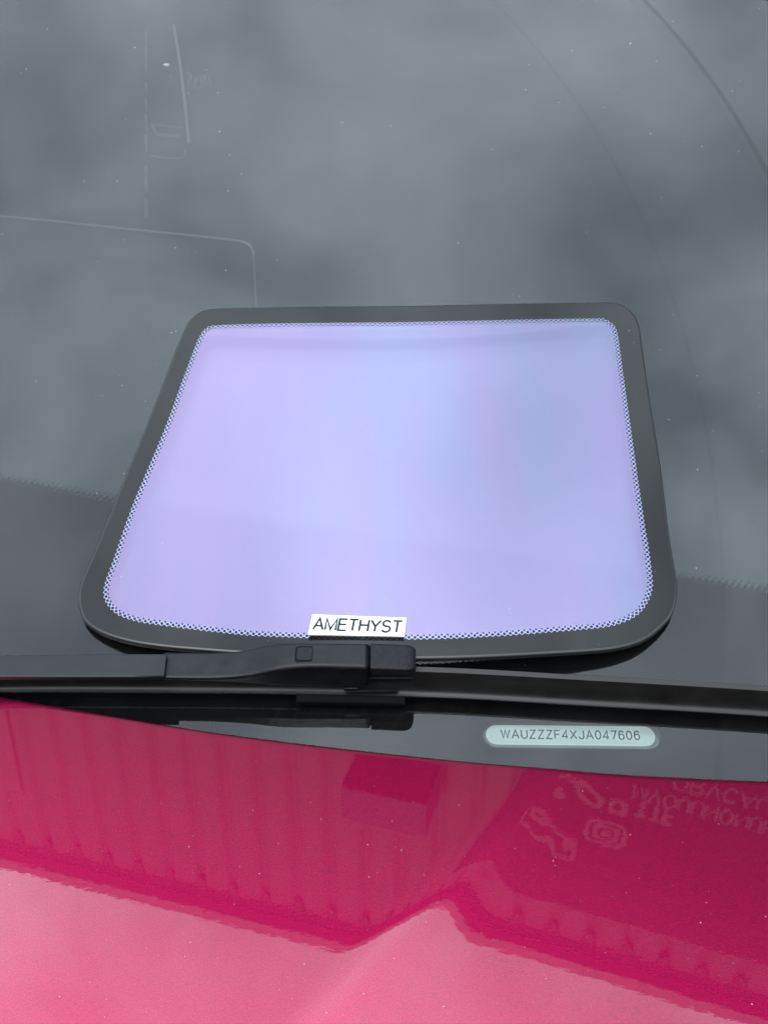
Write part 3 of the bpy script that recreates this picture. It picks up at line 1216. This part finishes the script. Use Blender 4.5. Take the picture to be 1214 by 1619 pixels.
film_o = offset_in(0.0022)[::2]
fo = disc('film', film_o, 0.0, M['film'])
strip_a, strip_b = offset_in(-0.0012), offset_in(0.0022)
vv = [PP(*q, 0.00004) for q in strip_a] + [PP(*q, 0.00004) for q in strip_b]
nn = [panel_n(*q) for q in strip_a] + [panel_n(*q) for q in strip_b]
new_obj('film_margin', vv, [q[::-1] for q in ff], M['film_edge'], sample, smooth=True, normals=nn)
dv, df, dn = [], [], []
for i in range(0, NP, 2):
    d = inward(inner, i)
    if i % 4 == 0:
        off, rad = 0.00095, 0.00078
    else:
        off, rad = 0.00210, 0.00052
    # lattice: first row sits between the teeth, the second behind them
    c = Vector(inner[i]) + d * off
    b0 = len(dv)
    for j in range(8):
        q = (c.x + rad*math.cos(math.pi*j/4), c.y + rad*math.sin(math.pi*j/4))
        dv.append(PP(*q, 0.00012))
        dn.append(panel_n(*q))
    df.append(tuple(range(b0, b0+8)))
tag(new_obj('frit_dots', dv, df, M['panel_frit'], sample, smooth=True, normals=dn), kind='stuff')

# ------------------------------------------------------------------ name tag
tag_c = [(494, 972), (642.5, 976.5), (639.5, 1006), (487, 1004)]
TH0, TH1 = 0.0014, 0.0026
tq = [on_panel(*q, TH1) for q in tag_c]
name_tag = empty('name_tag', PP(*on_panel(565, 990), 0.0))
tag(name_tag, 'small white tag reading AMETHYST at the foot of the film sample', 'tag')


def slab(name, corners, e0, e1, mat, parent, bw=0.0):
    va_ = [P(a, b, hmid + e0) for a, b in corners]
    vb_ = [P(a, b, hmid + e1) for a, b in corners]
    v, f = loft([va_, vb_])
    o = new_obj(name, v, [q[::-1] for q in f], mat, parent)
    if bw:
        bevel(o, bw, 2)
    return o


tcu = sum(q[0] for q in tq)/4
tcv = sum(q[1] for q in tq)/4
hmid = panel_h(tcu, tcv)
slab('card', tq, TH0, TH1, M['white_card'], name_tag, 0.00015)
slab('mounting_pad', [(tcu + (a-tcu)*0.8, tcv + (b-tcv)*0.55 + 0.001) for a, b in tq], -0.0002, TH0, M['foam'], name_tag)
ta, tb = Vector(tq[0]), Vector(tq[1])
tdx = (tb-ta).normalized()
tdy = (ta - Vector(tq[3])).normalized()
tw = (tb-ta).length
thh = (ta - Vector(tq[3])).length
lettering('lettering', 'AMETHYST', thh*0.55, 0.170, 0.17, M['ink'], name_tag,
          lambda x, y, z: P(tcu + tdx.x*x + tdy.x*y, tcv + tdx.y*x + tdy.y*y + 0.0002, hmid + TH1 + 0.00006 + z), total=tw*0.925)

# ------------------------------------------------------------------ clad building behind the car
WD = Vector((1, -0.30, 0)).normalized()       # along the wall
WNRM = Vector((WD.y, -WD.x, 0))               # out of the wall, towards the car
if WNRM.y > 0:
    WNRM = -WNRM
H_ROOF = 5.0                                  # eaves above the bonnet
HZ = HO.z
W_ORG = Vector((HO.x, HO.y, HZ)) + Vector((0, 0.79*H_ROOF, 0))


def B(a, out, z):
    """along the wall, out of it, height above the bonnet"""
    return W_ORG + WD*a + WNRM*out + Vector((0, 0, z))


def bbox(name, a0, a1, o0, o1, z0, z1, mat, parent):
    c = [B(a, o, z) for z in (z0, z1) for o in (o0, o1) for a in (a0, a1)]
    f = [(0, 2, 3, 1), (4, 5, 7, 6), (0, 1, 5, 4), (2, 6, 7, 3), (0, 4, 6, 2), (1, 3, 7, 5)]
    return new_obj(name, c, f, mat, parent)


building = empty('clad_building', B(0, 0, -HZ))
tag(building, 'grey ribbed metal building mirrored in the bonnet', 'building')
bbox('wall', -9, 8, -4, 0, -HZ, H_ROOF - 0.02, M['clad'], building)
PITCH_R = 0.19
rib0 = None
for i in range(-20, 25):
    a = i*PITCH_R
    c = [(a-0.086, 0.001), (a-0.058, 0.024), (a+0.058, 0.024), (a+0.086, 0.001)]
    if rib0 is None:
        base_a = a
        vv = [B(x, o_, z) for z in (-HZ, H_ROOF-0.16) for x, o_ in c]
        rib0 = new_obj('cladding_rib', vv, [(0, 1, 5, 4), (1, 2, 6, 5), (2, 3, 7, 6), (4, 5, 6, 7)], M['clad'], building)
    else:
        o = rib0.copy()
        COL.objects.link(o)
        o.location = rib0.location + WD*(a-base_a)
    # near-black arch in each trough, painting the scalloped shadow under the eaves
    if i == -20:
        q = [(0.062, 0.016), (0.128, 0.016), (0.108, 0.019), (0.082, 0.019)]
        vv, fc = [], []
        arch = [(0.040, H_ROOF-0.158), (0.062, H_ROOF-0.182), (0.078, H_ROOF-0.225), (0.095, H_ROOF-0.245), (0.112, H_ROOF-0.225), (0.128, H_ROOF-0.182), (0.150, H_ROOF-0.158)]
        vv, fc = loft([[B(a+x, 0.003, z) for x, z in arch], [B(a+x, 0.028, z) for x, z in arch]])
        shade0 = new_obj('trough_shade', vv, fc, M['shade_dark'], building)
    else:
        o = shade0.copy()
        COL.objects.link(o)
        o.location = shade0.location + WD*(a-base_a)
bbox('eaves_shade', -9, 8, 0.002, 0.035, H_ROOF-0.155, H_ROOF-0.03, M['shade_dark'], building)  # dark band put in as the shadow under the eave
bbox('gutter', -9, 8, -0.05, 0.105, H_ROOF-0.085, H_ROOF-0.005, M['gutter'], building)

# what hangs on the wall
bbox('pale_panel', -4.2, -2.08, 0.030, 0.045, 2.2, 4.42, M['letters'], building)
cn = bbox('canopy', -0.12, 0.29, 0.030, 0.30, 3.58, 3.78, M['canopy'], building)
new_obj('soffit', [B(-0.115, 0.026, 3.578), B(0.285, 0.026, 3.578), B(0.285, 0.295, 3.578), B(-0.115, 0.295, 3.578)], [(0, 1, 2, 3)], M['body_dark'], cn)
sign = empty('sign_board', B(2.0, 0.06, 2.5))
tag(sign, 'dark fascia sign with pale lettering on the clad building', 'sign')
bbox('board', 0.68, 5.5, 0.026, 0.060, 1.5, 4.57, M['board'], sign)


def sign_place(a0, z0):
    return lambda x, y, z: B(a0 + x, 0.064 + z, z0 + y)


lettering('lettering', 'MVOUUNONUMCO', 0.085, 0.17, 0.2, M['letters'], sign, sign_place(1.84, 3.67), total=0.78, lift=0.001)
lettering('lettering', 'ORVCAUZZE', 0.085, 0.17, 0.2, M['letters'], sign, sign_place(1.92, 3.54), total=0.62, lift=0.001)
lettering('lettering', 'TTF', 0.10, 0.22, 0.22, M['letters'], sign, sign_place(1.565, 3.76), total=0.17, lift=0.001)


def frame_mark(a0, z0, w, h, th, rnd):
    q0 = round_poly([(a0-w/2, z0-h/2), (a0+w/2, z0-h/2), (a0+w/2, z0+h/2), (a0-w/2, z0+h/2)], rnd, 5)
    w2, h2 = w-2*th, h-2*th
    q1 = round_poly([(a0-w2/2, z0-h2/2), (a0+w2/2, z0-h2/2), (a0+w2/2, z0+h2/2), (a0-w2/2, z0+h2/2)], rnd*0.7, 5)
    n = len(q0)
    new_obj('emblem', [B(x, 0.064, z) for x, z in q0 + q1], [(i, (i+1) % n, n+(i+1) % n, n+i) for i in range(n)], M['letters'], sign)


for w_ in (0.20, 0.125, 0.05):
    frame_mark(1.375, 3.98, w_, w_*0.85, 0.022, w_*0.3)
frame_mark(1.20, 4.15, 0.12, 0.16, 0.020, 0.03)
frame_mark(1.22, 4.12, 0.06, 0.09, 0.028, 0.025)
frame_mark(1.29, 3.79, 0.09, 0.10, 0.030, 0.04)
frame_mark(1.40, 3.79, 0.09, 0.10, 0.025, 0.03)
frame_mark(1.24, 3.60, 0.16, 0.05, 0.018, 0.02)

# ------------------------------------------------------------------ dust on the glass and paint
dv, df = [], []


def speck(c, n_, t_, rad):
    b = n_.cross(t_)
    b0 = len(dv)
    m_ = 6
    for j in range(m_):
        an = 2*math.pi*j/m_
        rr = rad*random.uniform(0.6, 1.2)
        dv.append(c + t_*rr*math.cos(an) + b*rr*math.sin(an))
    dv.append(c + n_*rad*0.7)
    for j in range(m_):
        df.append((b0+j, b0+(j+1) % m_, b0+m_))


def rad_dist():
    return 0.00013 + 0.00030*random.random()**4


for _ in range(520):
    x, y = random.uniform(-150, 1364), random.uniform(-60, 1060)
    u, w = uv(x, y)
    speck(P(u, w, 0.00005), GN, RGT, rad_dist()*(0.8 + w))
for _ in range(110):
    x, y = random.uniform(180, 1060), random.uniform(495, 1025)
    u, w = on_panel(x, y)
    speck(PP(u, w, 0.00012), panel_n(u, w), RGT, rad_dist()*0.9)
for _ in range(150):
    x, y = random.uniform(0, 1214), random.uniform(1230, 1610)
    q = Hd(x, y)
    q.z = hood_z(q.x, q.y) + 0.00003
    speck(q, HN, RGT, rad_dist()*0.6)
dust = new_obj('dust_specks', dv, df, M['dust'])
tag(dust, 'scattered pale dust specks on the glass and paint', 'dust', 'stuff')
